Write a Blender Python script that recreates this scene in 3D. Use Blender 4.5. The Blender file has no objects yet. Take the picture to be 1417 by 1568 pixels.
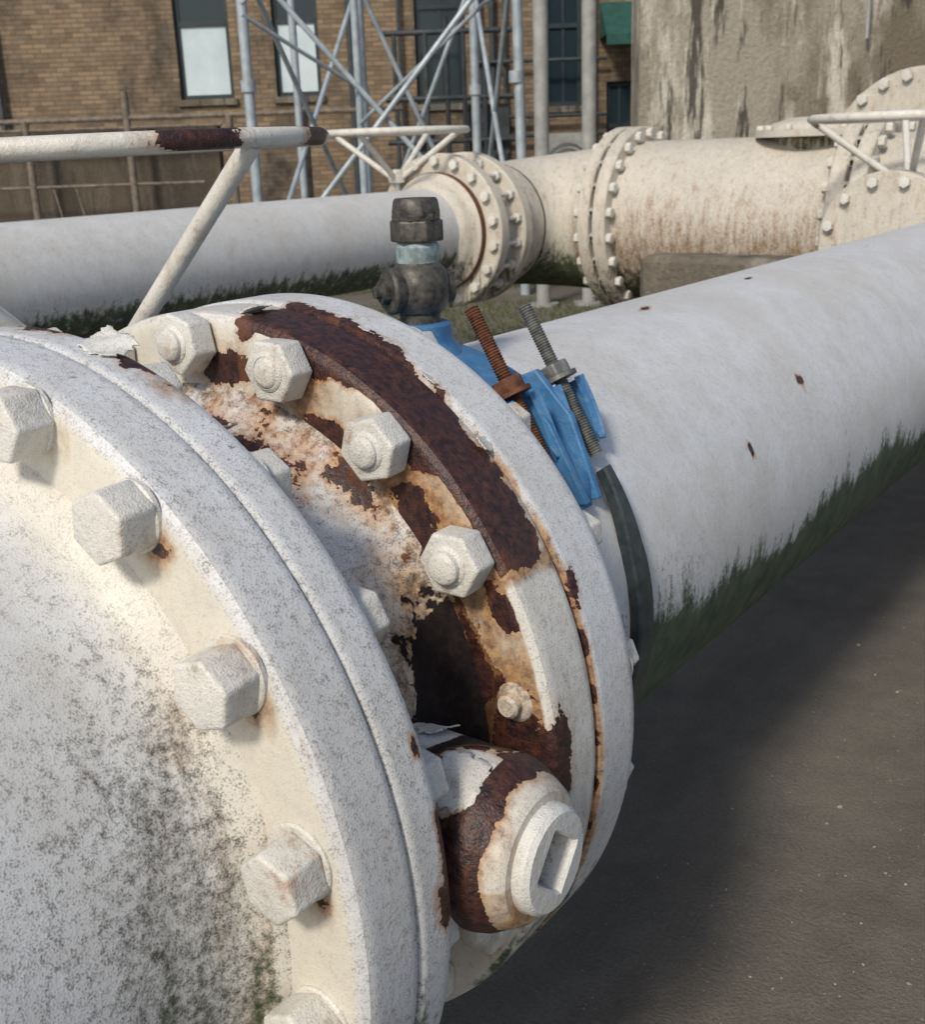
import bpy, bmesh, math, random
import numpy as np
from mathutils import Vector, Matrix
random.seed(4); rng=np.random.RandomState(4)
scene=bpy.context.scene
AZ=0.85
rad=math.radians
# ------------------------------------------------------------ nodes
class NT:
    def __init__(s,name):
        s.m=bpy.data.materials.new(name); s.m.use_nodes=True
        s.t=s.m.node_tree; s.t.nodes.clear()
        s.out=s.t.nodes.new('ShaderNodeOutputMaterial')
        s.b=s.t.nodes.new('ShaderNodeBsdfPrincipled')
        s.t.links.new(s.b.outputs[0],s.out.inputs[0])
        s.geo=s.t.nodes.new('ShaderNodeNewGeometry')
        s.P=s.geo.outputs['Position']
    def put(s,sock,v):
        if isinstance(v,(int,float)): sock.default_value=v
        elif isinstance(v,(tuple,list)):
            n=len(sock.default_value); v=tuple(v)
            if n==4 and len(v)==3: v=v+(1,)
            sock.default_value=v
        else: s.t.links.new(v,sock)
    def vmul(s,v,sc):
        n=s.t.nodes.new('ShaderNodeVectorMath'); n.operation='MULTIPLY'
        s.put(n.inputs[0],v); s.put(n.inputs[1],sc); return n.outputs[0]
    def noise(s,scale,detail=4,rough=.55,vec=None,dist=0):
        n=s.t.nodes.new('ShaderNodeTexNoise')
        s.put(n.inputs['Vector'],vec if vec is not None else s.P)
        n.inputs['Scale'].default_value=scale; n.inputs['Detail'].default_value=detail
        n.inputs['Roughness'].default_value=rough; n.inputs['Distortion'].default_value=dist
        return n.outputs[0]
    def voro(s,scale,vec=None,feature='F1'):
        n=s.t.nodes.new('ShaderNodeTexVoronoi'); n.feature=feature
        s.put(n.inputs['Vector'],vec if vec is not None else s.P)
        n.inputs['Scale'].default_value=scale
        return n.outputs['Distance']
    def ma(s,op,a,b=0.0):
        n=s.t.nodes.new('ShaderNodeMath'); n.operation=op
        s.put(n.inputs[0],a); s.put(n.inputs[1],b); return n.outputs[0]
    def mr(s,v,a,b,c=0.,d=1.):
        n=s.t.nodes.new('ShaderNodeMapRange'); n.clamp=True
        s.put(n.inputs[0],v)
        for i,x in zip((1,2,3,4),(a,b,c,d)): n.inputs[i].default_value=x
        return n.outputs[0]
    def mix(s,f,a,b):
        n=s.t.nodes.new('ShaderNodeMix'); n.data_type='RGBA'
        s.put(n.inputs[0],f); s.put(n.inputs[6],a); s.put(n.inputs[7],b); return n.outputs[2]
    def attr(s,name):
        n=s.t.nodes.new('ShaderNodeAttribute'); n.attribute_name=name; return n.outputs['Fac']
    def bump(s,h,dist=.001,strength=1.):
        n=s.t.nodes.new('ShaderNodeBump'); n.inputs['Strength'].default_value=strength
        n.inputs['Distance'].default_value=dist; s.put(n.inputs['Height'],h)
        s.t.links.new(n.outputs[0],s.b.inputs['Normal'])
    def fin(s,col,rough=.6,metal=0.,spec=None):
        s.put(s.b.inputs['Base Color'],col); s.put(s.b.inputs['Roughness'],rough); s.put(s.b.inputs['Metallic'],metal)
        if spec is not None: s.put(s.b.inputs['Specular IOR Level'],spec)
        return s.m

def paint(name,white=(.66,.68,.705),cream=(.70,.65,.53),speck=1.,rough=.48,lump=.5):
    n=NT(name)
    big=n.noise(3.5,3); mid=n.noise(15,4,.68); fine=n.noise(85,3,.75); gr=n.noise(480,1,.6)
    streak=n.noise(26,3,.65,n.vmul(n.P,(1,1,.2)))
    c=n.mix(n.mr(n.ma('ADD',n.attr('cream'),n.ma('MULTIPLY',n.ma('SUBTRACT',big,.5),.7)),0,1),white,cream)
    c=n.mix(n.mr(mid,.38,.70,0,.38),c,(.47,.44,.39))
    c=n.mix(n.mr(big,.45,.65,0,.28),c,(.45,.44,.42))
    sm=n.mr(n.ma('ADD',gr,n.ma('MULTIPLY',n.ma('SUBTRACT',fine,.5),.75)),.50,.70)
    sm=n.ma('MULTIPLY',sm,n.ma('MULTIPLY',n.attr('speck'),.45*speck))
    c=n.mix(sm,c,(.19,.175,.155))
    st=n.mr(n.ma('ADD',n.attr('stain'),n.ma('MULTIPLY',n.ma('SUBTRACT',streak,.5),1.2)),.32,.85,0,.88)
    c=n.mix(st,c,n.mix(n.mr(fine,.35,.65),(.47,.27,.11),(.15,.065,.03)))
    gn=n.ma('ADD',n.ma('MULTIPLY',fine,.5),n.ma('ADD',n.ma('MULTIPLY',gr,.2),n.ma('MULTIPLY',streak,.3)))
    ga=n.attr('grime_shade')
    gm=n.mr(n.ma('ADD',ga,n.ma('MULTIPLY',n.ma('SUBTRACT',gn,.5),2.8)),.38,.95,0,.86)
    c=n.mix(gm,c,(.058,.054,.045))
    tar=n.mr(n.ma('ADD',n.attr('tar'),n.ma('MULTIPLY',n.ma('SUBTRACT',mid,.5),1.6)),.48,.52)
    c=n.mix(n.ma('MULTIPLY',tar,.97),c,n.mix(n.mr(fine,.4,.65),(.005,.005,.008),(.026,.018,.017)))
    ms=n.mr(n.ma('ADD',n.attr('moss'),n.ma('MULTIPLY',n.ma('SUBTRACT',n.ma('ADD',n.ma('MULTIPLY',streak,.65),n.ma('MULTIPLY',fine,.35)),.5),2.2)),.38,.70,0,.92)
    c=n.mix(ms,c,n.mix(n.mr(mid,.35,.65),(.026,.044,.022),(.095,.125,.058)))
    rn=n.ma('ADD',n.ma('MULTIPLY',mid,.8),n.ma('MULTIPLY',fine,.2))
    rv=n.ma('ADD',n.attr('rust'),n.ma('MULTIPLY',n.ma('SUBTRACT',rn,.5),1.6))
    halo=n.mr(rv,.26,.5,0,.85)
    halo=n.ma('MULTIPLY',halo,n.mr(big,.40,.62,.35,1.))
    c=n.mix(halo,c,n.mix(n.mr(fine,.4,.6),(.46,.24,.085),(.28,.11,.035)))
    core=n.mr(rv,.5,.512)
    rc=n.mix(n.mr(fine,.38,.66),(.018,.008,.008),(.090,.032,.021))
    rc=n.mix(n.mr(mid,.45,.7,0,.5),rc,(.034,.016,.020))
    rc=n.mix(n.mr(streak,.58,.68,0,.6),rc,(.16,.06,.025))
    c=n.mix(core,c,rc)
    rg=n.mr(core,0,1,rough,.50)
    dirt=n.ma('MAXIMUM',n.ma('MAXIMUM',tar,gm),ms)
    rg=n.ma('ADD',rg,n.ma('MULTIPLY',dirt,.42))
    h=n.ma('ADD',n.ma('MULTIPLY',n.ma('SUBTRACT',1.,core),2.1),n.ma('ADD',n.ma('MULTIPLY',fine,lump*1.6),n.ma('MULTIPLY',gr,lump*.9)))
    h=n.ma('ADD',h,n.ma('MULTIPLY',core,n.ma('ADD',n.ma('MULTIPLY',mid,3.5),n.ma('MULTIPLY',fine,1.8))))
    n.bump(h,.001,1.)
    return n.fin(c,rg,0.,n.mr(dirt,0,1,.5,.08))

M_paint=paint('weathered_white_paint')
M_bolt=paint('painted_bolt',white=(.70,.70,.67),cream=(.74,.70,.61),lump=1.1,speck=.9)
M_back=paint('cream_pipe_paint',white=(.66,.635,.57),cream=(.68,.61,.48),lump=2.5,speck=1.)

def simple(name,c1,c2,scale=20,rough=.6,metal=0.,bump=.0,detail=4):
    n=NT(name); f=n.noise(scale,detail,.65)
    if bump: n.bump(f,bump)
    return n.fin(n.mix(n.mr(f,.35,.65),c1,c2),rough,metal)
def bluemat():
    n=NT('blue_coating'); f=n.noise(55,4,.7); m=n.noise(18,4,.65)
    c=n.mix(n.mr(m,.35,.65),(.035,.135,.30),(.075,.22,.42)); c=n.mix(n.mr(f,.55,.75,0,.6),c,(.20,.30,.38)); c=n.mix(n.mr(m,.58,.70,0,.5),c,(.05,.08,.11))
    n.bump(f,.0022); return n.fin(c,.5)
M_blue=bluemat()
M_bronze=simple('dirty_bronze',(.038,.035,.032),(.12,.11,.095),70,.5,.3,.0010)
M_teal=simple('pale_patina',(.34,.44,.46),(.16,.20,.20),50,.6,.1)
M_rust=simple('rusty_steel',(.05,.020,.012),(.20,.075,.032),70,.75,.1,.0015)
M_galv=simple('dull_zinc',(.10,.105,.10),(.24,.24,.22),60,.5,.4,.001)
M_rubber=simple('rubber_strap',(.018,.026,.028),(.05,.065,.068),40,.4,.0,.0008)
M_tower=simple('galvanised_steel',(.28,.33,.37),(.44,.50,.54),6,.5,.2)
M_dark=simple('dark_metal',(.025,.03,.035),(.06,.07,.075),8,.6)
M_green=simple('green_canvas',(.01,.06,.05),(.02,.09,.07),8,.8)

# ------------------------------------------------------------ mesh helpers
ATT=('rust','moss','grime_shade','cream','speck','stain','tar')
def mkobj(name,verts,faces,mat,parent=None,fn=None,M=None,smooth=True,ang=35):
    me=bpy.data.meshes.new(name)
    me.from_pydata([tuple(v) for v in verts],[],[tuple(int(i) for i in f) for f in faces]); me.update()
    if smooth:
        me.shade_smooth()
        try: me.set_sharp_from_angle(angle=rad(ang))
        except Exception: pass
    if fn is not None:
        V=np.array(verts,dtype=float)
        d=fn(V)
        for k in ATT:
            if k in d:
                a=me.attributes.new(k,'FLOAT','POINT')
                a.data.foreach_set('value',(np.zeros(len(V))+d[k]).astype(np.float32))
    me.materials.append(mat)
    o=bpy.data.objects.new(name,me); scene.collection.objects.link(o)
    if M is not None: o.matrix_world=M
    if parent is not None: o.parent=parent
    return o
def empty(name):
    o=bpy.data.objects.new(name,None); scene.collection.objects.link(o); return o
def resample(prof,step):
    out=[prof[0]]
    for a,b in zip(prof[:-1],prof[1:]):
        L=math.hypot(b[0]-a[0],b[1]-a[1]); k=max(1,int(math.ceil(L/step)))
        for i in range(1,k+1):
            t=i/k; out.append((a[0]+(b[0]-a[0])*t,a[1]+(b[1]-a[1])*t))
    return out
def revgrid(prof,segs,origin=(0,0,0)):
    pr=np.array(prof); n=len(pr); th=np.linspace(0,2*math.pi,segs,endpoint=False)
    X=pr[:,1][:,None]*np.cos(th)[None]; Z=pr[:,1][:,None]*np.sin(th)[None]; Y=np.repeat(pr[:,0][:,None],segs,1)
    V=np.stack([X+origin[0],Y+origin[1],Z+origin[2]],-1).reshape(-1,3)
    i,j=np.meshgrid(np.arange(n-1),np.arange(segs),indexing='ij'); j2=(j+1)%segs
    F=np.stack([i*segs+j,(i+1)*segs+j,(i+1)*segs+j2,i*segs+j2],-1).reshape(-1,4)
    return V,F
def rev(name,prof,mat,parent=None,fn=None,segs=48,step=None,M=None,origin=(0,0,0),ang=35):
    if step: prof=resample(prof,step)
    V,F=revgrid(prof,segs,(0,0,0))
    g=None
    if fn is not None:
        def g(V):
            th=np.degrees(np.arctan2(V[:,2],V[:,0])); r=np.hypot(V[:,0],V[:,2])
            return fn(th,V[:,1],r)
    if M is None: M=Matrix.Translation(origin)
    return mkobj(name,V,F,mat,parent,g,M,True,ang)
def axM(origin,d):
    """local +Y -> direction d"""
    y=Vector(d).normalized(); z=Vector((0,0,1))
    if abs(y.z)>.95: z=Vector((0,1,0))
    x=y.cross(z).normalized(); z=x.cross(y)
    m=Matrix((x,y,z)).transposed().to_4x4(); m.translation=Vector(origin); return m
class MB:
    def __init__(s): s.v=[]; s.f=[]
    def add(s,V,F,M=None):
        o=len(s.v)
        if M is None: s.v+= [Vector(v) for v in V]
        else: s.v+=[M@Vector(v) for v in V]
        s.f+=[tuple(int(i)+o for i in f) for f in F]
    def box(s,a,b):
        x0,y0,z0=a; x1,y1,z1=b
        V=[(x0,y0,z0),(x1,y0,z0),(x1,y1,z0),(x0,y1,z0),(x0,y0,z1),(x1,y0,z1),(x1,y1,z1),(x0,y1,z1)]
        s.add(V,[(0,3,2,1),(4,5,6,7),(0,1,5,4),(1,2,6,5),(2,3,7,6),(3,0,4,7)])
    def cyl(s,p,q,r,segs=12,r2=None):
        p=Vector(p);q=Vector(q);L=(q-p).length; r2=r if r2 is None else r2
        V,F=revgrid([(0,.0001),(0,r),(L,r2),(L,.0001)],segs)
        s.add(V,F,axM(p,q-p))
    def obj(s,name,mat,parent=None,fn=None,M=None,smooth=True,ang=35):
        return mkobj(name,s.v,s.f,mat,parent,fn,M,smooth,ang)
def from_bm(bm):
    bm.verts.index_update(); V=[v.co.copy() for v in bm.verts]; F=[[v.index for v in f.verts] for f in bm.faces]; bm.free(); return V,F
def hexT(rc,h,bev=.005):
    bm=bmesh.new()
    bmesh.ops.create_cone(bm,cap_ends=True,segments=6,radius1=rc,radius2=rc,depth=h)
    bmesh.ops.translate(bm,verts=bm.verts,vec=(0,0,h/2))
    bmesh.ops.bevel(bm,geom=list(bm.edges),offset=bev,segments=3,profile=.6,affect='EDGES')
    bmesh.ops.rotate(bm,verts=bm.verts,cent=(0,0,0),matrix=Matrix.Rotation(rad(-90),3,'X'))
    return from_bm(bm)
def tube(path,r,segs=16,closed=False):
    P=[Vector(p) for p in path]; n=len(P); V=[];F=[]
    up=None
    for i,p in enumerate(P):
        if closed: t=(P[(i+1)%n]-P[i-1]).normalized()
        else: t=(P[min(i+1,n-1)]-P[max(i-1,0)]).normalized()
        if up is None:
            up=Vector((0,0,1)) if abs(t.z)<.9 else Vector((1,0,0))
        a=t.cross(up).normalized(); b=a.cross(t).normalized(); up=b
        for k in range(segs):
            w=2*math.pi*k/segs; V.append(p+(a*math.cos(w)+b*math.sin(w))*r)
    m=n if closed else n-1
    for i in range(m):
        i2=(i+1)%n
        for k in range(segs):
            k2=(k+1)%segs; F.append((i*segs+k,i*segs+k2,i2*segs+k2,i2*segs+k))
    if not closed:
        F.append(tuple(range(segs))); F.append(tuple(reversed(range((n-1)*segs,n*segs))))
    return V,F
clip=lambda a:np.clip(a,0,1)
def blob(u,v,cu,cv,ru,rv,k=1.):
    d=np.sqrt(((u-cu)/ru)**2+((v-cv)/rv)**2); return clip(1-.5*d)*k
BA=[12.5+20*k for k in range(18)]
def thd(th,a): return (th-a+180)%360-180
def wob(th,y,s=1.):
    return np.sin(th*.61*s+y*31)+.6*np.sin(th*1.37*s-y*57+1.3)+.4*np.sin(th*2.9*s+y*83)

# ------------------------------------------------------------ MAIN PIPE
main=empty('large_flanged_pipe')
O=(0,0,AZ)
YN=.659
def f_body(th,y,r):
    q=clip((y-.36)/.24)
    low=clip((50-th)/36)
    g=.08+.26*low*q**1.2+.22*clip((36-th)/36)+.30*blob(th,y,22,.58,34,.09)-.30*clip((y-.632)/.02)
    g=np.minimum(g,.62)
    return dict(speck=.9+.7*low,grime_shade=g*(th<120),cream=.15+.6*clip((y-.60)/.04),moss=.44*clip((24-th)/30)*clip((y-.26)/.2)*(th>-90),
        stain=.12+.25*clip((y-.56)/.06)*clip((60-th)/40),rust=np.zeros_like(th))
rev('near_body',[(-1.6,.435),(.565,.435),(.605,.44),(.632,.452),(.653,.475),(.660,.48)],M_paint,main,f_body,360,.012,origin=O)
NA=[-28,-8.2,11.6,32.6,52.4,70.0,89,109,129,149,169,189,209,229,249,269,289,311]
def f_fl1(th,y,r):
    face=(y<YN+.001)|(y>.803); rim=~face
    st=np.zeros_like(th); ru=np.zeros_like(th)
    for i,a in enumerate(NA):
        d=np.hypot(thd(th,a-3.0)*.0095,(r-.532)); st+=(.6+.2*math.sin(i*2.1))*np.exp(-(d/.036)**2)*face
        ru=np.maximum(ru,(.55+.12*math.sin(i*3.3))*np.exp(-(d/.024)**2)*face)
    ru=np.maximum(ru,blob(th,y,71,.80,4.0,.022)*rim*.9)
    ru=np.maximum(ru,blob(th,y,19,.79,1.6,.007)*rim*.9)
    ru=np.maximum(ru,blob(th,y,88,.80,6,.02)*rim*.8)
    ru=np.maximum(ru,blob(th,y,6,.800,6,.010)*.9)
    ru=np.maximum(ru,blob(th,y,1,.79,2.4,.018)*rim*.85)
    ru=np.maximum(ru,.42*np.exp(-((y-.803)/.004)**2))
    st=st+.65*np.exp(-((th-66)/4)**2)*rim*clip((y-.75)/.03)+.55*rim*clip((y-.785)/.02)*clip((16-th)/12)+.3*np.exp(-((y-YN-.004)/.004)**2)*rim
    gr=.10+.17*clip((20-th)/50)*rim+.40*np.exp(-(np.abs(y-.744)/.003)**2)*rim
    gr=gr+.15*(y>.803)+.14*clip((.51-r)/.04)*(y<YN+.01)+.10*rim
    return dict(speck=np.where(rim,1.25,.4),cream=np.where(face,.85,.03+.45*(r<.562)),stain=st+.06,rust=ru,grime_shade=gr,moss=.42*clip((6-th)/20)*rim)
R1=.574
rev('flange_near',[(YN,.43),(YN,R1-.018),(YN+.002,R1-.009),(YN+.008,R1-.002),(YN+.016,R1),(.738,R1),(.7415,R1-.002),(.743,R1-.007),(.746,R1-.007),(.7475,R1-.002),(.751,R1),(.792,R1),(.800,R1-.003),(.804,R1-.010),(.805,R1-.018),(.805,.39)],M_paint,main,f_fl1,420,.008,origin=(.002,0,AZ-.006))
def f_neck(th,y,r):
    tar=blob(th,y,8,1.03,20,.070)*1.15
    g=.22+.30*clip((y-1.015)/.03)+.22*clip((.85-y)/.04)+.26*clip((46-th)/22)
    return dict(speck=1.5+0*th,cream=.10+.7*clip((42-th)/20),grime_shade=g,tar=tar,rust=np.maximum(np.maximum(blob(th,y,74,.93,14,.10)*.95,.75*blob(th,y,44,.84,12,.02)),.60*blob(th,y,54,1.04,12,.02)),stain=.25+.3*clip((y-.97)/.06)+.30*clip((45-th)/20))
rev('neck',[(.79,.44),(.81,.425),(.84,.408),(.98,.405),(1.02,.42),(1.05,.445),(1.06,.46)],M_paint,main,f_neck,360,.01,origin=O)
def f_fl2(th,y,r):
    face=(y<1.057); rim=(y>=1.057)&(r>.5)
    hi=1.142+.032*clip((th-46)/25)+.005*wob(th,0*y)
    sd=np.minimum(np.minimum((th-29)*.0096,(84-th)*.0096),hi-y)
    ru=clip(.56+sd/.05)*rim
    sdf=np.minimum(np.minimum((th-31)*.0096,(83-th)*.0096),r-(.531+.014*np.sin(th*.35)+.008*np.sin(th*.9)))
    ru=np.maximum(ru,clip(.5+sdf/.05)*face)
    ru=np.maximum(ru,blob(th,r,83,.48,8,.03)*face*.8); ru=np.maximum(ru,blob(th,r,43,.475,6,.035)*face*.82)
    ru=np.maximum(ru,blob(th,r,25,.52,4,.022)*face*.85); ru=np.maximum(ru,blob(th,r,6,.50,9,.045)*face*.95); ru=np.maximum(ru,blob(th,r,62,.46,8,.02)*face*.88)
    ru=np.maximum(ru,blob(th,r,17,.46,9,.02)*face*.80); ru=np.maximum(ru,.55*np.exp(-((r-.545)/.006)**2)*face*(th<32))
    ru=np.maximum(ru,blob(th,y,23,1.168,3.5,.012)*rim*.9); ru=np.maximum(ru,blob(th,y,2,1.07,8,.02)*rim*.85)
    seam=np.exp(-((y-1.158)/.008)**2)*rim
    ru=np.maximum(ru,.66*np.exp(-((y-1.160)/.006)**2)*rim*clip((28-th)/4)*clip((th+18)/6)*(.7+.3*np.sin(th*.9)))
    ru=np.maximum(ru,.42*np.exp(-((y-1.158)/.005)**2)*rim*(th>28)*(th<84))
    st=.95*seam*clip((60-th)/30)+.85*np.exp(-((th-28.3)/1.6)**2)*rim*(y<1.158)+.28*clip((28-th)/20)*rim
    for a in BA:
        d=np.hypot(thd(th,a-3)*.0088,(r-.507)); st=st+.6*np.exp(-(d/.048)**2)*face
    st=st+.9*blob(th,r,43,.47,9,.07)*face+.85*blob(th,r,14,.50,15,.07)*face+.5*blob(th,r,68,.48,10,.05)*face
    gr=.10+.5*np.exp(-((y-1.158)/.003)**2)*rim+.30*clip((.46-r)/.03)*face+.12*clip((15-th)/50)
    return dict(speck=np.where(face,.4,1.05),cream=np.where(face,.85,np.where(y<1.157,.5,.05)),stain=st,rust=ru,grime_shade=gr,tar=1.25*blob(th,r,9,.435,17,.045)*face,moss=.5*clip((-12-th)/15)*rim)
rev('flange_far',[(1.055,.41),(1.055,.532),(1.057,.541),(1.063,.548),(1.071,.55),(1.149,.55),(1.153,.548),(1.1545,.541),(1.160,.541),(1.1615,.550),(1.166,.553),(1.248,.553),(1.257,.550),(1.262,.540),(1.262,.39)],M_paint,main,f_fl2,420,.008,origin=O)
chips=[(35,2.48,1.7,.018),(24,2.11,2.4,.008),(85,2.3,1.6,.03),(86,2.9,1.0,.03),(85,3.9,1.0,.05)]
def f_pipe(th,y,r):
    ru=np.zeros_like(th); st=np.zeros_like(th)
    for a,b,c,d in chips:
        ru=np.maximum(ru,blob(th,y,a+ (y-b)*20,b,c,d)*.9); st=st+.35*np.exp(-((th-a+3)/(c*1.6))**2-((y-b)/(d*.8))**2)
    edge=-3+3*np.sin(y*5)+2*np.sin(y*13)
    ms=clip(.06+.52*clip((edge+8-th)/12)+.6*clip((edge-4-th)/7))*(th<16)
    return dict(speck=.66+.2*np.sin(y*3)*np.sin(th*.07),cream=.0+.12*np.sin(y*2.3+th*.05)**2,rust=ru,stain=st+.05,moss=ms,grime_shade=-.02+.15*clip((24-th)/40)+.42*blob(th,y,2,1.74,10,.10)+.12*np.exp(-((y-1.30)/.05)**2)+.15*np.exp(-((y-1.66)/.04)**2)*clip((30-th)/30))
rev('pipe',[(1.2,.40),(3.6,.40)],M_paint,main,f_pipe,360,.010,origin=O)
rev('pipe_end',[(3.599,.40),(7.6,.40)],M_paint,main,f_pipe,180,.03,origin=O)
# bolts
def f_bolts(V):
    z=V[:,2]; x=V[:,0]
    h=np.sin(V[:,0]*37+V[:,1]*11)*np.sin(V[:,2]*41)
    return dict(speck=.75+0*z,cream=.40+.25*h,stain=.20+.12*h,grime_shade=.10+.10*h,rust=.14+.12*clip(h))
hx=hexT(.0385,.046,.0048); hx2=hexT(.0435,.040,.005); hx4=hexT(.037,.038,.0045); hx5=hexT(.030,.034,.004)
def ring_bolts(name,yface,sgn,rb,stud,angs=BA,tm=hx,washer=True,wcut=.039,xo=0.,zo=0.,rin=.0225,hh=.046):
    mb=MB()
    for a in angs:
        t=rad(a); r2=rb(a) if callable(rb) else rb
        c=Vector((xo+r2*math.cos(t),yface,AZ+zo+r2*math.sin(t)))
        m=axM(c,(0,sgn,0))@Matrix.Rotation(random.uniform(0,math.pi/3),4,'Y')
        j=Matrix.Rotation(rad(random.uniform(-3,3)),4,'X')@Matrix.Rotation(rad(random.uniform(-3,3)),4,'Z')
        if washer:
            off=Matrix.Translation((random.uniform(-.004,.004),0,random.uniform(-.004,.004))); wc=wcut+random.uniform(-.003,.003)
            V,F=revgrid(resample([(-.002,wc),(.003,wc),(.005,wc-.002),(.005,.02)],.006),32); mb.add(V,F,m@off)
        mb.add(tm[0],tm[1],m@j@Matrix.Translation((0,.003,0)))
        if stud:
            h0=hh+random.uniform(.008,.018)
            pr=[(.02,rin),(h0-.005,rin),(h0-.001,rin-.003),(h0,rin-.006),(h0+.001,.0001)]
            V,F=revgrid(pr,28); mb.add(V,F,m@j)
            V,F=revgrid([(.02,rin+.005),(hh+.002,rin+.005),(hh+.004,rin+.003),(hh+.005,rin)],28); mb.add(V,F,m@j)
    return mb.obj(name,M_bolt,main,f_bolts)
ring_bolts('bolt_heads_near',YN,-1,lambda a:.522+.013*min(1,max(0,(a-15)/35)),False,angs=NA,xo=-.003,zo=.003)
ring_bolts('nuts_near_flange',.805,1,.522,True,tm=hx4,hh=.04,rin=.018)
ring_bolts('nuts_far_flange',1.055,-1,.499,True,angs=[a for a in BA if a!=12.5],tm=hx2,washer=False,xo=.006,zo=.012,rin=.0205,hh=.042)
ring_bolts('nuts_far_back',1.262,1,.513,False,tm=hx5,wcut=.034,angs=[a-4 for a in BA])
mb=MB(); t=rad(11.5); V,F=revgrid([(0,.026),(.004,.022),(.006,.016),(.016,.015),(.020,.011),(.020,.0001)],28); mb.add(V,F,axM((.50*math.cos(t),1.055,AZ+.5*math.sin(t)),(0,-1,0)))
mb.obj('bare_stud',M_paint,main,lambda V:dict(stain=.6+0*V[:,0],grime_shade=.5+0*V[:,0],cream=.8+0*V[:,0],rust=.35+0*V[:,0]))
# boss + plug
def f_boss(th,y,r):
    top=np.maximum(blob(th,y,72,.525,20,.026)*1.3,blob(th,y,104,.440,18,.020)*1.3)
    brl=(y<.556)&(r>.09)
    ru=np.where(brl,clip(1.0-1.5*top),0.)
    cone=(y>=.556)
    ru=ru+cone*(.95*clip((r-.086)/.012)+.26)
    blk=1.5*blob(th,y,106,.475,42,.06)*brl*(1-clip(top*2.4))+1.1*clip((.44-y)/.04)*(1-clip(top*2))
    return dict(rust=ru*(1-.8*clip(blk)),cream=np.where(brl,.7-.6*clip(top),.75),stain=np.where(brl,.40-.5*clip(top),.42+.35*clip((r-.08)/.02)+.30*(th<0)),grime_shade=.12+0*th,tar=blk,speck=.9+0*th)
MBs=axM((0,.928,AZ-.004),(1,0,0))
rev('outlet_boss',[(.36,.102),(.44,.101),(.535,.101),(.548,.103),(.556,.102),(.570,.098),(.600,.081),(.606,.074),(.607,.05)],M_paint,main,f_boss,140,.004,M=MBs)
def plug():
    n=48; V=[];F=[]
    def ring(fn):
        o=len(V)
        for k in range(n): V.append(fn(2*math.pi*k/n))
        return o
    rot=rad(40)
    def sq(w,s,y):
        w2=w-rot; c,sn=math.cos(w2),math.sin(w2); k=s/max(abs(c),abs(sn)); return (k*math.cos(w),y,k*math.sin(w))
    rs=[lambda w:(.064*math.cos(w),.603,.064*math.sin(w)),lambda w:(.062*math.cos(w),.620,.062*math.sin(w)),lambda w:(.057*math.cos(w),.626,.057*math.sin(w)),
        lambda w:sq(w,.0325,.627),lambda w:sq(w,.030,.624),lambda w:sq(w,.0275,.586),lambda w:sq(w,.001,.585)]
    os=[ring(f) for f in rs]
    for a,b in zip(os[:-1],os[1:]):
        for k in range(n): F.append((a+k,b+k,b+(k+1)%n,a+(k+1)%n))
    return V,F
V,F=plug(); mkobj('square_socket_plug',V,F,M_bolt,main,lambda V:dict(cream=.10+0*V[:,0],speck=.5+0*V[:,0],stain=.08+.45*(V[:,1]<.61)+0*V[:,0],rust=0*V[:,0],grime_shade=.04+.75*(V[:,1]<.600)),MBs,True,30)  # shade inside the square socket is painted in by darkening its inner vertices
def flap(name,t0,t1,y0,y1,r,lift,edge='y1',M=None):
    n=14; V=[];F=[]
    for i in range(n+1):
        for j in range(n+1):
            a=i/n;b=j/n
            jt=rng.uniform(-.07,.07) if i in(0,n) else 0; jy=rng.uniform(-.08,.08) if j in(0,n) else 0
            k={'y1':b,'y0':1-b,'t1':a,'t0':1-a}[edge]
            sx=.45+ .55*math.sin(k*1.9+.5)
            th=rad(t0+(t1-t0)*min(1.1,max(-.1,.5+(a-.5)*(sx if edge[0]=='y' else 1)+jt))); y=y0+(y1-y0)*(.5+(b-.5)*(sx if edge[0]=='t' else 1)+jy)
            rr=r+.0012+lift*k**1.8+.002*math.sin(a*9+b*5)*min(1,lift*60)
            V.append((rr*math.cos(th),y,rr*math.sin(th)))
    for i in range(n):
        for j in range(n): F.append((i*(n+1)+j,i*(n+1)+j+1,(i+1)*(n+1)+j+1,(i+1)*(n+1)+j))
    o=mkobj(name,V,F,M_paint,main,lambda V:dict(cream=.45+0*V[:,0],speck=1.0+0*V[:,0],stain=.22+0*V[:,0],rust=0*V[:,0],grime_shade=.16+0*V[:,0],moss=0*V[:,0]),Matrix.Translation((0,0,AZ)) if M is None else M)
    md=o.modifiers.new('thick','SOLIDIFY'); md.thickness=.0014
    return o
flap('paint_flap_1',73,79,.765,.812,.570,.013,'y1')
flap('paint_flap_2',58,66,.86,.97,.405,.03,'t1')
flap('paint_flap_3',72,82,.86,.98,.405,.05,'t0')
flap('paint_flap_4',48,54,.85,.94,.405,.02,'t1')
for i,(a,b,c,dd_,e,l) in enumerate(((83,86,1.075,1.12,'t0',.010),(44,46.5,1.14,1.165,'y0',.006),(56,59,1.155,1.18,'y0',.005),(69,71.5,1.165,1.185,'y0',.005))):
    flap('paint_edge_%d'%i,a,b,c,dd_,.5505,l,e)
flap('boss_flake_1',45,85,.500,.556,.1025,.010,'y0',MBs); flap('boss_flake_2',92,118,.425,.462,.1025,.008,'y1',MBs)

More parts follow.
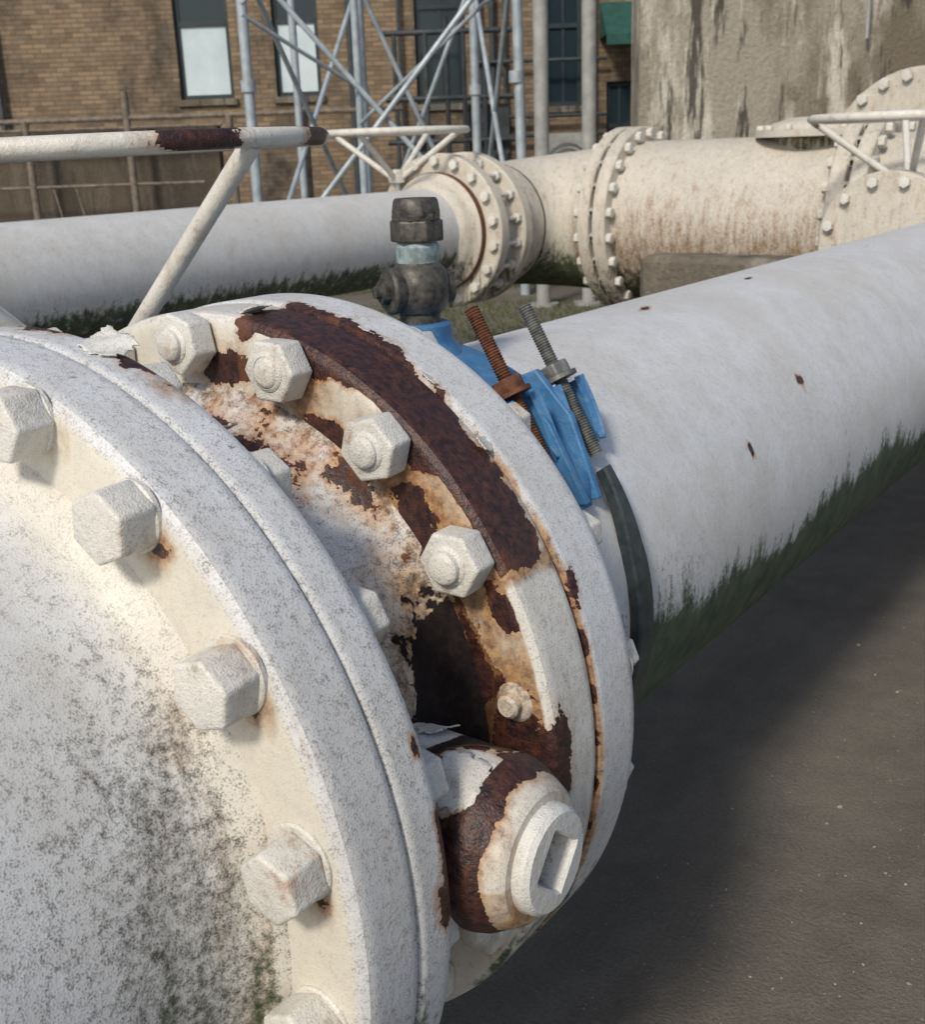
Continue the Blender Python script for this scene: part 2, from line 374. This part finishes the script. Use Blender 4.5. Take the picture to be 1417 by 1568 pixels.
# ------------------------------------------------------------ SADDLE CLAMP
sad=empty('pipe_saddle_clamp')
def saddle_plate():
    nt,ny=60,24; V=[];F=[]
    for i in range(nt+1):
        th=31+(149-31)*i/nt; q=min(th-31,149-th)
        w=.018+.105*min(1,max(0,q/30))**1.2
        for j in range(ny+1):
            b=-1+2*j/ny
            e=1-abs(b)**6
            rr=.404+ .022*e*min(1,q/6+.2)+ .02*max(0,1-abs(th-90)/25)*e
            V.append((rr*math.cos(rad(th)),1.485+w*b,AZ+rr*math.sin(rad(th))))
    for i in range(nt):
        for j in range(ny):
            a=i*(ny+1)+j; F.append((a,a+1,a+ny+2,a+ny+1))
    return V,F
V,F=saddle_plate(); mkobj('saddle_plate',V,F,M_blue,sad)
d=Vector((-.50,0,.866))
def at(s,y,off=0):
    p=Vector((.2495,y,AZ+.3993))+d*s; p+=Vector((.866,0,.5))*off; return p
def channel(p0,p1,r,th,openness=150):
    n=18; V=[];F=[]; ax=(p1-p0).normalized(); out=Vector((.866,0,.5)); side=ax.cross(out)
    for k in range(7):
        q=p0.lerp(p1,k/6); rk=r*(1+.15*math.sin(k/6*math.pi)); 
        for layer in (rk,rk+th):
            for i in range(n+1):
                w=rad(openness/2+(360-openness)*i/n)
                V.append(q+(out*math.cos(w)*1.25+side*math.sin(w))*layer)
    m=n+1
    for k in range(6):
        for L in (0,1):
            for i in range(n):
                a=(k*2+L)*m+i; b=((k+1)*2+L)*m+i
                F.append((a,a+1,b+1,b) if L else (a,b,b+1,a+1))
        for i in (0,n):
            a=k*2*m+i; F.append((a,a+m,a+3*m,a+2*m))
    for k in (0,6):
        for i in range(n):
            a=k*2*m+i; F.append((a,a+1,a+m+1,a+m))
    return V,F
mb=MB()
for y in (1.425,1.562):
    V,F=channel(at(-.02,y),at(-.125,y,-.012),.026,.012,130); mb.add(V,F)
def wedge(y0,y1,k=1.):
    a=[];
    for y in (y0,y1):
        a+=[Vector((.16,y,AZ+.38)),Vector((.235,y,AZ+.412)),Vector((.30,y,AZ+.345)),Vector((.362,y-.01*k,AZ+.222)),Vector((.335,y-.01*k,AZ+.215)),Vector((.22,y,AZ+.32))]
    n=6; F=[tuple(range(n)),tuple(reversed(range(n,2*n)))]+[(i,i+n,(i+1)%n+n,(i+1)%n) for i in range(n)]
    return a,F
for y0,y1,k in ((1.452,1.466,-1),(1.518,1.532,2)):
    V,F=wedge(y0,y1,k); mb.add(V,F)
o=mb.obj('saddle_lugs',M_blue,sad); bv=o.modifiers.new('bev','BEVEL'); bv.width=.003; bv.segments=2
rev('saddle_boss',[(.38,.085),(.425,.075),(.45,.058),(.474,.055),(.478,.05),(.478,.0001)],M_blue,sad,None,40,.01,M=axM((.02,1.5,AZ),(0,0,1)))
def stud(name,p,q,r,mat):
    p=Vector(p);q=Vector(q);L=(q-p).length; pr=[(0,.0001)]; y=0
    while y<L: pr.append((y,r)); pr.append((y+.0022,r*.82)); y+=.0044
    pr.append((L,r*.8)); pr.append((L,.0001))
    return rev(name,pr,mat,sad,None,18,None,M=axM(p,q-p),ang=80)
stud('stud_rusty',at(-.16,1.425),at(.135,1.425),.0118,M_rust)
stud('stud_zinc',at(-.145,1.562),at(.12,1.562),.0118,M_galv)
hx3=hexT(.026,.022,.003)
for nm,y,mt in (('nut_rusty',1.425,M_rust),('nut_zinc',1.562,M_galv)):
    mb=MB(); mb.add(hx3[0],hx3[1],axM(at(-.006,y),d)); V,F=revgrid([(-.012,.001),(-.012,.030),(-.005,.030),(-.005,.001)],24); mb.add(V,F,axM(at(-.0,y),d)); mb.obj(nm,mt,sad)
def strap(name,y,w,mat,r0,r1,t0=37,t1=-217):
    n=140; V=[];F=[]
    for i in range(n+1):
        th=rad(t0+(t1-t0)*i/n); ww=w*(.45+.55*min(1,i/12)); lf=.012*max(0,1-i/10)
        for (rr,yy) in ((r0,-ww/2),(r1-.004,-ww/2),(r1,-ww/2+.004),(r1,ww/2-.004),(r1-.004,ww/2),(r0,ww/2)):
            V.append(((rr+lf)*math.cos(th),y+yy,AZ+(rr+lf)*math.sin(th)))
    for i in range(n):
        for k in range(6):
            a=i*6+k;b=i*6+(k+1)%6; F.append((a,a+6,b+6,b))
    return mkobj(name,V,F,mat,sad)
strap('strap',1.560,.050,M_rubber,.399,.419); strap('strap_liner',1.567,.068,M_rust,.399,.4035,30)
strap('strap_rear',1.425,.044,M_rubber,.399,.412)

# ------------------------------------------------------------ CORPORATION VALVE
val=empty('corporation_stop_valve'); vb=Vector((.025,1.5,AZ)); MV=axM(vb,(0,0,1))
rev('valve_body',[(.47,.034),(.492,.034),(.495,.038),(.510,.047),(.522,.050),(.545,.050),(.562,.045),(.575,.034),(.585,.030)],M_bronze,val,None,36,.005,M=MV)
rev('patina_neck',[(.574,.034),(.60,.036),(.603,.034),(.612,.030)],M_teal,val,None,30,None,M=MV)
mb=MB(); h=hexT(.044,.034,.004); mb.add(h[0],h[1],MV@Matrix.Translation((0,.608,0))); h=hexT(.041,.012,.003); mb.add(h[0],h[1],MV@Matrix.Translation((0,.640,0))@Matrix.Rotation(.4,4,'Y'))
mb.obj('compression_nut',M_bronze,val)
rev('cap',[(.648,.038),(.654,.039),(.672,.036),(.676,.033),(.676,.0001)],M_bronze,val,None,10,None,M=MV)
kd=Vector((-.45,-.89,0)).normalized(); mb=MB(); kc=vb+Vector((0,0,.532))
V,F=revgrid([(0,.036),(.042,.036),(.046,.038),(.054,.038),(.058,.034),(.058,.0001)],32); mb.add(V,F,axM(kc,kd))
h=hexT(.021,.014,.002); mb.add(h[0],h[1],axM(kc+kd*.056,kd)); mb.cyl(kc+kd*.064,kc+kd*.080,.010,16)
mb.cyl(kc,kc-kd*.055,.028,24)
mb.obj('plug_key',M_bronze,val)

# ------------------------------------------------------------ HANDWHEELS
def handwheel(name,c,zr,R,tr,spokes,srad,rust,stem,hubz,tilt=(0,0)):
    e=empty(name); mb=MB()
    zz=lambda x,y: zr+tilt[0]*(x-c[0])+tilt[1]*(y-c[1])
    pts=[(c[0]+R*math.cos(2*math.pi*i/120),c[1]+R*math.sin(2*math.pi*i/120)) for i in range(120)]
    pts=[(x,y,zz(x,y)) for x,y in pts]
    def fn(V):
        ru=np.full(len(V),.16); st=np.full(len(V),.22)
        th=np.degrees(np.arctan2(V[:,1]-c[1],V[:,0]-c[0])); rr=np.hypot(V[:,1]-c[1],V[:,0]-c[0])
        for (a,w) in rust:
            m=clip(.5+(w-np.abs(thd(th,a)))/14.-.25*(V[:,2]<zr-.008))*(rr>R*.93); ru=np.maximum(ru,m); st=np.maximum(st,.6*m)
        return dict(rust=ru,stain=st,cream=.5+0*ru,speck=.6+0*ru,grime_shade=.05+0*ru)
    V,F=tube(pts,tr,24,True); mkobj('rim',V,F,M_bolt,e,fn)
    for a in spokes:
        t=rad(a); p=Vector((c[0]+.05*math.cos(t),c[1]+.05*math.sin(t),hubz)); x=c[0]+(R-.01)*math.cos(t); y=c[1]+(R-.01)*math.sin(t); q=Vector((x,y,zz(x,y)-tr*.5))
        pp=[p.lerp(q,k/20) for k in range(21)]; V,F=tube(pp,srad,16); mb.add(V,F)
    mb.cyl((c[0],c[1],hubz-.04),(c[0],c[1],hubz+.03),.06,24); mb.cyl((c[0],c[1],hubz+.03),(c[0],c[1],hubz+.05),.03,6)
    mb.obj('spokes_and_hub',M_bolt,e,fn)
    mb=MB(); mb.cyl((c[0],c[1],stem),(c[0],c[1],hubz-.03),.022,16)
    mb.cyl((c[0]-.06,c[1],stem),(c[0]-.045,c[1],hubz-.10),.014,10); mb.cyl((c[0]+.06,c[1],stem),(c[0]+.045,c[1],hubz-.10),.014,10)
    mb.obj('stem_and_yoke',M_bolt,e,fn); return e
handwheel('valve_handwheel',(-.75,1.42),1.622,.485,.0165,(3,-100,-138),.0185,((-10,9),(27,6)),.95,1.20,(.012,.012))
handwheel('valve_handwheel',(-4.05,6.55),1.72,.50,.024,(10,100,190,280),.02,(),1.3,1.42)
handwheel('valve_handwheel',(-.60,6.72),1.68,.53,.024,(20,110,200,290),.02,((200,6),),1.1,1.34)
gv=empty('gate_valve')
rev('bonnet',[(.0,.16),(.45,.16),(.46,.22),(.50,.22),(.505,.16),(.56,.12),(.75,.08),(.85,.06),(.88,.03),(.88,.0001)],M_back,gv,None,40,.03,M=axM((-.80,1.42,.10),(0,0,1)))
mbk=MB(); hh=hexT(.018,.022,.003)
for i in range(10):
    t=2*math.pi*i/10; mbk.add(hh[0],hh[1],axM((-.80+.19*math.cos(t),1.42+.19*math.sin(t),.60),(0,0,1)))
mbk.obj('bonnet_bolts',M_bolt,gv)

# ------------------------------------------------------------ BACKGROUND PIPES
bp=empty('background_pipe')
def f_b(th,y,r):
    return dict(speck=.8+0*th,cream=.25+0*th,moss=.80*clip((-8-th)/26)*(th>-100)+.0,grime_shade=.03+.30*clip((14-th)/40),stain=.16+0*th,rust=.14*clip(np.sin(y*7)*np.sin(th*.3)))
ZB=1.04
rev('pipe_run',[(-6,.30),(6.45,.30)],M_paint,bp,f_b,120,.05,origin=(-3.74,0,ZB))
def f_f(th,y,r): return dict(speck=.8+0*th,cream=.5+0*th,stain=.30+0*th,rust=.16+0*th,grime_shade=.16+.25*clip((0-th)/40),moss=.5*clip((-10-th)/30)*(th>-165))
rev('collar',[(6.43,.30),(6.47,.34),(6.52,.36),(6.55,.40)],M_back,bp,f_f,96,.03,origin=(-3.74,0,ZB))
rev('gasket',[(6.552,.38),(6.552,.405),(6.60,.405),(6.60,.40)],M_rust,bp,None,96,None,origin=(-3.74,0,ZB))
def dbl(pr_y,R,r,n,ctr,d,par,bolt=.03,mat=M_back):
    M=axM(ctr,d)
    for k,(a,b) in enumerate(pr_y):
        rev('flange',[(a,r),(a,R-.01),(a+.01,R),(b-.01,R),(b,R-.01),(b,r)],mat,par,f_f,96,.03,M=M)
        mb=MB(); hh=hexT(bolt,.04,.004)
        for i in range(n):
            t=2*math.pi*(i+.5)/n; q=Vector(((R-.05)*math.cos(t),0,(R-.05)*math.sin(t)))
            mb.add(hh[0],hh[1],M@Matrix.Translation(q+Vector((0,a-.04,0)))); mb.add(hh[0],hh[1],M@Matrix.Translation(q+Vector((0,b,0))))
        mb.obj('bolts',M_bolt,par,f_bolts)
dbl([(6.60,6.70),(6.90,7.0)],.53,.30,18,(-3.74,0,ZB),(0,1,0),bp,.036)
rev('coupling_barrel',[(6.69,.44),(7.3,.44)],M_back,bp,f_f,96,.03,origin=(-3.74,0,ZB))
mbk=MB()
for i in range(18):
    t=2*math.pi*(i+.5)/18; mbk.cyl((-3.74+.48*math.cos(t),6.7,ZB+.48*math.sin(t)),(-3.74+.48*math.cos(t),6.9,ZB+.48*math.sin(t)),.015,8)
mbk.obj('tie_rods',M_bolt,bp,f_bolts)
def elbow(name,c,Rb,r0,r1,par):
    V=[];F=[];n=30;m=72
    for i in range(n+1):
        a=math.pi-math.pi/2*i/n; ctr=Vector((c[0]+Rb*math.cos(a),c[1]+Rb*math.sin(a),ZB)); out=Vector((math.cos(a),math.sin(a),0)); rr=r0+(r1-r0)*i/n
        for k in range(m):
            w=2*math.pi*k/m; V.append(ctr+out*math.cos(w)*rr+Vector((0,0,1))*math.sin(w)*rr)
    for i in range(n):
        for k in range(m):
            F.append((i*m+k,i*m+(k+1)%m,(i+1)*m+(k+1)%m,(i+1)*m+k))
    def fn(V):
        z=V[:,2]; return dict(speck=1.+0*z,cream=.4+0*z,moss=.9*clip((1.0-z)/.3),grime_shade=.12+.40*clip((1.15-z)/.3),stain=.30+0*z,rust=0*z)
    return mkobj(name,V,F,M_back,par,fn)
elbow('elbow',(-3.12,7.32),.62,.44,.53,bp)
def f_c(th,y,r):
    low=clip((30-th)/50)*(th>-150)
    return dict(speck=1.3+0*th,cream=.45+0*th,stain=.28+.34*low,moss=.68*clip((-18-th)/25)*(th>-150),grime_shade=.17+.34*low,rust=0*th)
MC=axM((0,7.94,ZB),(1,0,0))
rev('header_pipe',[(-3.12,.56),(6.0,.56)],M_back,bp,f_c,140,.04,M=MC)
dbl([(-3.02,-2.93),(-2.90,-2.80)],.665,.5,22,(0,7.94,ZB),(1,0,0),bp,.038)
dbl([(-1.25,-1.15),(-1.12,-1.02)],.69,.5,24,(0,7.94,ZB),(1,0,0),bp,.038)
rev('branch',[(0,.24),(1.6,.24)],M_back,bp,f_f,60,.05,M=axM((-.62,6.5,ZB),(0,1,0)))
dbl([(0,.07),(.09,.16)],.37,.001,12,(-.62,6.42,ZB),(0,1,0),bp)
rev('valve_neck',[(0,.18),(.20,.16),(.21,.22),(.25,.22),(.26,.1),(.32,.05)],M_back,bp,f_f,40,.03,M=axM((-.62,6.75,ZB),(0,0,1)))
dbl([(0,.09),(.12,.21)],.76,.001,24,(-1.10,8.70,1.27),(.25,.97,0),bp,.042)
rev('large_valve_casing',[(.2,.62),(1.2,.62)],M_back,bp,f_f,90,.08,M=axM((-1.10,8.70,1.27),(.25,.97,0)))
rev('manway_neck',[(0,.30),(.55,.30)],M_back,bp,f_f,60,.05,M=axM((-1.52,7.94,ZB),(0,0,1)))
MM=axM((-1.52,7.94,ZB+.555),(0,0,1))
def f_mw(th,y,r): return dict(speck=.8+0*th,cream=.5+0*th,stain=.25+0*th,grime_shade=.14+0*th)
rev('manway_cover',[(0,.30),(0,.43),(.045,.43),(.045,.36),(.085,.32),(.120,.20),(.13,.001)],M_back,bp,f_mw,90,.03,M=MM)
mbk=MB(); hh=hexT(.028,.03,.004)
for i in range(14):
    t=2*math.pi*i/14; mbk.add(hh[0],hh[1],MM@Matrix.Translation((.395*math.cos(t),.045,.395*math.sin(t))))
mbk.obj('manway_bolts',M_bolt,bp,f_bolts)

# ------------------------------------------------------------ FRAME FOR DISTANT SETTING
Fv=Vector((-.589,.808,0)).normalized(); Rv=Vector((Fv.y,-Fv.x,0))
CAM=Vector((1.19,0,1.60))
G=Matrix((Rv,Fv,Vector((0,0,1)))).transposed().to_4x4(); G.translation=Vector((CAM.x,CAM.y,0))
def brick():
    n=NT('tan_brick'); tc=n.t.nodes.new('ShaderNodeTexCoord'); sp=n.t.nodes.new('ShaderNodeSeparateXYZ'); n.t.links.new(tc.outputs['Object'],sp.inputs[0])
    cb=n.t.nodes.new('ShaderNodeCombineXYZ'); n.put(cb.inputs[0],n.ma('ADD',sp.outputs[0],sp.outputs[1])); n.put(cb.inputs[1],sp.outputs[2])
    b=n.t.nodes.new('ShaderNodeTexBrick'); n.t.links.new(cb.outputs[0],b.inputs['Vector'])
    b.inputs['Scale'].default_value=1; b.inputs['Brick Width'].default_value=.22; b.inputs['Row Height'].default_value=.073; b.inputs['Mortar Size'].default_value=.006
    b.inputs['Color1'].default_value=(.29,.205,.125,1); b.inputs['Color2'].default_value=(.15,.105,.065,1); b.inputs['Mortar'].default_value=(.10,.08,.06,1)
    v=n.noise(.9,4,.65,n.vmul(n.P,(1,1,.5))); f=n.noise(7,4)
    c=n.mix(n.mr(v,.46,.62,0,.85),b.outputs[0],(.035,.03,.027)); c=n.mix(n.mr(f,.4,.7,0,.35),c,(.26,.22,.16))
    n.bump(b.outputs[1],-.004); return n.fin(c,.9)
M_brick=brick()
M_glass=NT('window_glass'); M_glass=M_glass.fin((.02,.035,.045),.10,0.,.4)
M_sky_pane=simple('painted_sky_pane',(.42,.53,.57),(.60,.70,.74),.9,.3)  # sky reflection in the lower panes, painted as a pale diffuse colour
M_frame=simple('dark_window_frame',(.012,.022,.028),(.025,.04,.045),5,.5)
bld=empty('brick_building')
D=20.
wins=[(-4.38,-3.50,2.50,5.2,1),(-2.80,-2.06,2.50,5.2,1),(-.50,.32,2.30,5.2,0),(1.62,2.22,2.20,4.6,0),(2.62,3.08,1.1,2.55,0),(-8.6,-7.7,2.0,5.2,0)]
us=sorted(set([-16,9]+[w[0] for w in wins]+[w[1] for w in wins])); zs=sorted(set([0,8]+[w[2] for w in wins]+[w[3] for w in wins]))
mb=MB()
for i in range(len(us)-1):
    for k in range(len(zs)-1):
        cu=(us[i]+us[i+1])/2; cz=(zs[k]+zs[k+1])/2
        if any(w[0]<cu<w[1] and w[2]<cz<w[3] for w in wins): continue
        mb.add([(us[i],D,zs[k]),(us[i+1],D,zs[k]),(us[i+1],D,zs[k+1]),(us[i],D,zs[k+1])],[(0,1,2,3)])
for w in wins:
    a,b,c,e=w[:4]; dd=.22
    mb.add([(a,D,c),(a,D+dd,c),(a,D+dd,e),(a,D,e)],[(0,1,2,3)]); mb.add([(b,D,c),(b,D+dd,c),(b,D+dd,e),(b,D,e)],[(3,2,1,0)])
    mb.add([(a,D,e),(b,D,e),(b,D+dd,e),(a,D+dd,e)],[(0,1,2,3)]); mb.add([(a,D,c),(b,D,c),(b,D+dd,c),(a,D+dd,c)],[(3,2,1,0)])
mb.add([(-16,D,0),(-16,D+10,0),(-16,D+10,8),(-16,D,8)],[(0,1,2,3)]); mb.add([(9,D,0),(9,D+10,0),(9,D+10,8),(9,D,8)],[(3,2,1,0)])
mb.add([(-16,D,8),(9,D,8),(9,D+10,8),(-16,D+10,8)],[(0,1,2,3)])
mb.obj('walls',M_brick,bld,None,G,False)
fr=MB();gl=MB();refl=MB();sl=MB()
for w in wins:
    a,b,c,e,t=w; y0=D+.10; y1=D+.16
    fr.box((a,y0,c),(a+.07,y1,e)); fr.box((b-.07,y0,c),(b,y1,e)); fr.box((a+.07,y0,c),(b-.07,y1,c+.07)); fr.box((a+.07,y0,e-.07),(b-.07,y1,e))
    zm=3.62 if t else (c+e)/2
    fr.box((a+.07,y0-.01,zm),(b-.07,y1,zm+.07))
    if not t: fr.box(((a+b)/2-.02,y0+.01,c+.07),((a+b)/2+.02,y1,e-.07))
    if t: refl.box((a+.07,y0+.03,c+.07),(b-.07,y0+.04,zm)); gl.box((a+.07,y0+.03,zm+.07),(b-.07,y0+.04,e-.07))
    else: gl.box((a+.07,y0+.03,c+.07),(b-.07,y0+.04,e-.07))
    sl.box((a-.05,D-.06,c-.10),(b+.05,D+.1,c-.002))
fr.obj('window_frames',M_frame,bld,None,G,False); gl.obj('window_glass',M_glass,bld,None,G,False); refl.obj('window_lower_panes',M_sky_pane,bld,None,G,False)
def concrete(name,c1,c2,heavy=1.,drip=.8):
    n=NT(name); a=n.noise(1.3,6,.7,n.vmul(n.P,(1,1,.45)),.5); b=n.noise(3.2,6,.7,n.vmul(n.P,(1,1,.22))); f=n.noise(26,4,.7)
    c=n.mix(n.mr(f,.3,.7),c1,c2)
    c=n.mix(n.mr(a,.44,.60,0,.85*heavy),c,(.13,.105,.072))
    c=n.mix(n.mr(b,.51,.61,0,drip),c,(.62,.58,.50))
    b2=n.noise(3.6,5,.7,n.vmul(n.P,(1,1,.14)))
    c=n.mix(n.mr(b2,.54,.60,0,.9*heavy),c,(.045,.038,.030))
    c=n.mix(n.mr(f,.60,.75,0,.5),c,(.08,.07,.05))
    n.bump(n.ma('ADD',a,f),.02); return n.fin(c,.92)
M_conc=concrete('stained_concrete',(.26,.235,.19),(.38,.35,.285))
M_conc2=concrete('dark_concrete',(.045,.036,.028),(.085,.07,.052),.6,.06)
M_conc3=concrete('weathered_block',(.10,.09,.07),(.18,.16,.13),.8,.2)
sl.obj('window_sills',M_conc3,bld,None,G,False)
mb=MB(); mb.add([(2.5,D-.02,3.75),(3.9,D-.02,3.75),(3.9,D-.9,3.2),(2.5,D-.9,3.2),(2.5,D-.02,3.2),(3.9,D-.02,3.2),(2.5,D-.9,3.05),(3.9,D-.9,3.05)],[(0,3,2,1),(0,4,3),(1,2,5),(3,6,7,2)])
mb.obj('awning',M_green,bld,None,G,False)
mb=MB()
for u,r in ((-7.3,.05),(-1.55,.05),(-.75,.03),(.55,.03),(.75,.05),(.95,.03),(2.4,.03)):
    mb.cyl((u,D-.12,0),(u,D-.12,7.9),r,10)
for z in (2.05,1.75,2.9): mb.cyl((.4,D-.2,z),(2.6,D-.2,z),.03,8)
mb.obj('downpipes',M_dark,bld,None,G)
lw=MB(); lw.box((-14,16.4,0),(-3.15,16.7,2.02)); o=lw.obj('retaining_wall',M_conc2,None,None,G,False)
M_rail=simple('rusty_rail_paint',(.10,.08,.062),(.22,.18,.14),12,.7)
rl=MB()
rl.cyl((-14,16.0,2.12),(-.6,16.0,2.12),.035,10); rl.cyl((-14,16.0,2.02),(-3.0,16.0,2.00),.02,10); rl.cyl((-14,16.0,1.28),(-3.3,16.0,1.28),.02,8)
for u in (-5.6,-4.25,-6.9,-2.9,-8.2,-1.9): rl.cyl((u,16.0,0),(u,16.0,2.45 if u==-4.25 else 2.12),.05,10)
for u in (-5.0,-5.3): rl.cyl((u,15.9,1.25),(u+.2,15.9,.2),.015,6)
rl.obj('pipe_railing',M_rail,None,None,G)
# lattice tower
tw=MB()
legs=[(-2.12,13.),(.74,13.),(.36,15.6),(-1.08,15.6)]
for (u,dp) in legs: tw.cyl((u+(.06 if u>.5 else 0),dp,0),(u-(.06 if u>.5 else 0),dp,9),.056,12)
tw.cyl((-1.02,14.0,0),(-1.02,14.0,9),.045,12); tw.cyl((-1.95,15.8,0),(-1.95,15.8,9),.05,12)
prs=[(0,1),(1,2),(2,3),(3,0)]
for a,b in prs:
    A=legs[a];B=legs[b]
    for z0,z1 in ((.3,3.6),(3.6,6.6)):
        tw.cyl((A[0],A[1],z0),(B[0],B[1],z1),.030,8); tw.cyl((A[0],A[1]+.06,z1),(B[0],B[1]+.06,z0),.030,8)
tw.cyl((-2.12,12.95,3.1),(-1.02,13.9,4.3),.024,8); tw.cyl((-2.12,12.95,3.0),(-1.02,13.9,2.3),.024,8); tw.cyl((.74,12.95,3.3),(-1.02,13.9,1.9),.024,8)
for z in (2.3,3.6): 
    for (u,dp) in legs: tw.cyl((u,dp,z-.06),(u,dp,z+.06),.08,12)
tw.obj('steel_lattice_tower',M_tower,None,None,G)
M_pole=simple('painted_pole',(.24,.25,.24),(.36,.365,.35),7,.5)
for u in (.925,1.40):
    mb=MB(); mb.cyl((u,12,0),(u,12,6.5),.073,24); mb.cyl((u,12,0),(u,12,.03),.16,24); mb.cyl((u,12,4.2),(u,12,4.24),.084,24); mb.obj('steel_pole',M_pole,None,None,G)
ac=empty('air_conditioner')
mb=MB(); mb.box((1.35,17,.9),(2.0,17.4,1.75)); mb.box((1.30,17.0,.1),(2.05,17.4,.88)); mb.obj('casing',M_pole,ac,None,G,False)
mb=MB()
for k in range(4):
    R=.08+.07*k; V,F=tube([(1.67+R*math.cos(2*math.pi*i/30),16.97,1.32+R*math.sin(2*math.pi*i/30)) for i in range(30)],.008,6,True); mb.add(V,F)
mb.obj('fan_grille',M_dark,ac,None,G)
pr=MB()
for u in (-.3,.0,.25,.55,-.75): pr.cyl((u,17.8,0),(u,17.8,3.4+.4*math.sin(u*9)),.035,10)
for z in (1.0,1.7,2.3,3.2): pr.cyl((-.9,17.8,z),(1.1,17.8,z),.04,10)
pr.box((-.6,17.9,.9),(-.2,18.1,1.8)); pr.box((.3,17.9,1.5),(.9,18.2,2.2))
pr.obj('pipe_rack',M_dark,None,None,G)
cw=MB(); cw.box((1.74,11.0,0),(9.5,11.5,5.6)); o=cw.obj('concrete_wall',M_conc,None,None,G,False)
mb=MB(); mb.cyl((3.74,10.9,2.4),(3.74,10.9,5.4),.018,10); mb.obj('conduit',M_pole,None,None,G)
cb=MB(); cb.box((-2.45,7.12,0),(-1.25,8.7,.86)); o=cb.obj('concrete_block',M_conc3,None,None,None,False); o.modifiers.new('b','BEVEL').width=.04
for i,(x,y,z,w) in enumerate(((0,6.3,.47,.3),(-3.74,2.6,.76,.35))):
    cb=MB(); cb.box((x-w,y-.15,0),(x+w,y+.15,z)); o=cb.obj('concrete_pipe_support',M_conc3); o.modifiers.new('b','BEVEL').width=.02
# ------------------------------------------------------------ GROUND
n=NT('gritty_asphalt')
a=n.noise(1.1,4,.6); b=n.noise(8,5,.7); f=n.noise(110,3,.8); v=n.voro(60)
shadow_streak=n.noise(2.6,4,.6,n.vmul(n.P,(1,.22,1)))
c=n.mix(n.mr(a,.36,.64),(.150,.132,.108),(.215,.190,.155)); c=n.mix(n.mr(b,.42,.68,0,.45),c,(.26,.23,.185)); c=n.mix(n.mr(f,.40,.66,0,.42),c,(.070,.062,.052))
c=n.mix(n.mr(shadow_streak,.42,.62,0,.35),c,(.085,.075,.062))  # soft shadow streaks along the pipe, painted into the ground colour
c=n.mix(n.mr(n.ma('ADD',v,n.ma('MULTIPLY',b,.35)),.215,.235,.85,0),c,(.50,.45,.36))
n.bump(n.ma('ADD',n.ma('MULTIPLY',f,1.),n.ma('MULTIPLY',b,1.2)),.007); M_gr=n.fin(c,.92,0.,.25)
S=400; mkobj('ground',[(-S,-S,0),(S,-S,0),(S,S,0),(-S,S,0)],[(0,1,2,3)],M_gr,smooth=False)
mb=MB()
for i in range(3600):
    x=rng.uniform(.2,4.5); y=rng.uniform(.2,8); s=rng.uniform(.0018,.0034)*(2.2 if rng.rand()<.08 else 1)
    V=[(Vector(q)+Vector((rng.uniform(-.4,.4),rng.uniform(-.4,.4),rng.uniform(-.1,.1))))*s for q in ((1,0,0),(0,1,0),(-1,0,0),(0,-1,0),(0,0,.8),(0,0,-.3))]
    mb.add(V,[(0,1,4),(1,2,4),(2,3,4),(3,0,4),(1,0,5),(2,1,5),(3,2,5),(0,3,5)],Matrix.Translation((x,y,.001)))
mb.obj('gravel',simple('pebbles',(.10,.085,.065),(.50,.44,.35),40,.9),smooth=False)
mb=MB()
for i in range(9000):
    if i<5000: u=rng.uniform(-3.5,1.5); dp=rng.uniform(13.5,16.5)
    else: u=rng.uniform(-1.4,1.6); dp=rng.uniform(9.8,12.5)
    s=rng.uniform(.05,.16) if i<5000 else rng.uniform(.02,.06); w=rng.uniform(0,6.28); lean=rng.uniform(-.6,.6)*s
    dx=.006*math.cos(w); dy=.006*math.sin(w)
    mb.v+= [Vector((u-dx,dp-dy,0)),Vector((u+dx,dp+dy,0)),Vector((u+lean,dp+lean*.5,s))]; k=len(mb.v); mb.f.append((k-3,k-2,k-1))
mb.obj('grass',simple('grass_blades',(.04,.07,.015),(.10,.12,.03),3,.8),None,None,G,False)

# ------------------------------------------------------------ LIGHT, WORLD, CAMERA
w=bpy.data.worlds.new('World'); scene.world=w; w.use_nodes=True
t=w.node_tree; bg=t.nodes['Background']; sky=t.nodes.new('ShaderNodeTexSky'); sky.sky_type='NISHITA'; sky.sun_disc=False
el=rad(40); az=math.atan2(.16,-.98)
sky.sun_elevation=el; sky.sun_rotation=az; sky.air_density=1.; sky.dust_density=2.
t.links.new(sky.outputs[0],bg.inputs[0]); bg.inputs[1].default_value=.12
sd=bpy.data.lights.new('sun','SUN'); sd.energy=2.7; sd.angle=rad(9); sd.color=(1,.92,.79)
so=bpy.data.objects.new('sun',sd); scene.collection.objects.link(so)
dirv=Vector((-math.sin(az)*math.cos(el),-math.cos(az)*math.cos(el),-math.sin(el)))
so.rotation_euler=dirv.to_track_quat('-Z','Y').to_euler()
cam=bpy.data.cameras.new('camera'); co=bpy.data.objects.new('camera',cam); scene.collection.objects.link(co); scene.camera=co
fw=Vector((-.5612,.770,-.3036)).normalized(); rt=Vector((.8138,.580,-.034)); rt=(rt-fw*rt.dot(fw)).normalized(); up=rt.cross(fw)
m=Matrix((rt,up,-fw)).transposed().to_4x4(); m.translation=CAM; co.matrix_world=m
cam.sensor_fit='VERTICAL'; cam.sensor_height=24; cam.lens=24*1750/1568; cam.clip_end=1500; cam.clip_start=.02
cam.dof.use_dof=True; cam.dof.focus_distance=1.5; cam.dof.aperture_fstop=7.5
scene.view_settings.view_transform='Standard'; scene.view_settings.look='None'; scene.view_settings.exposure=0
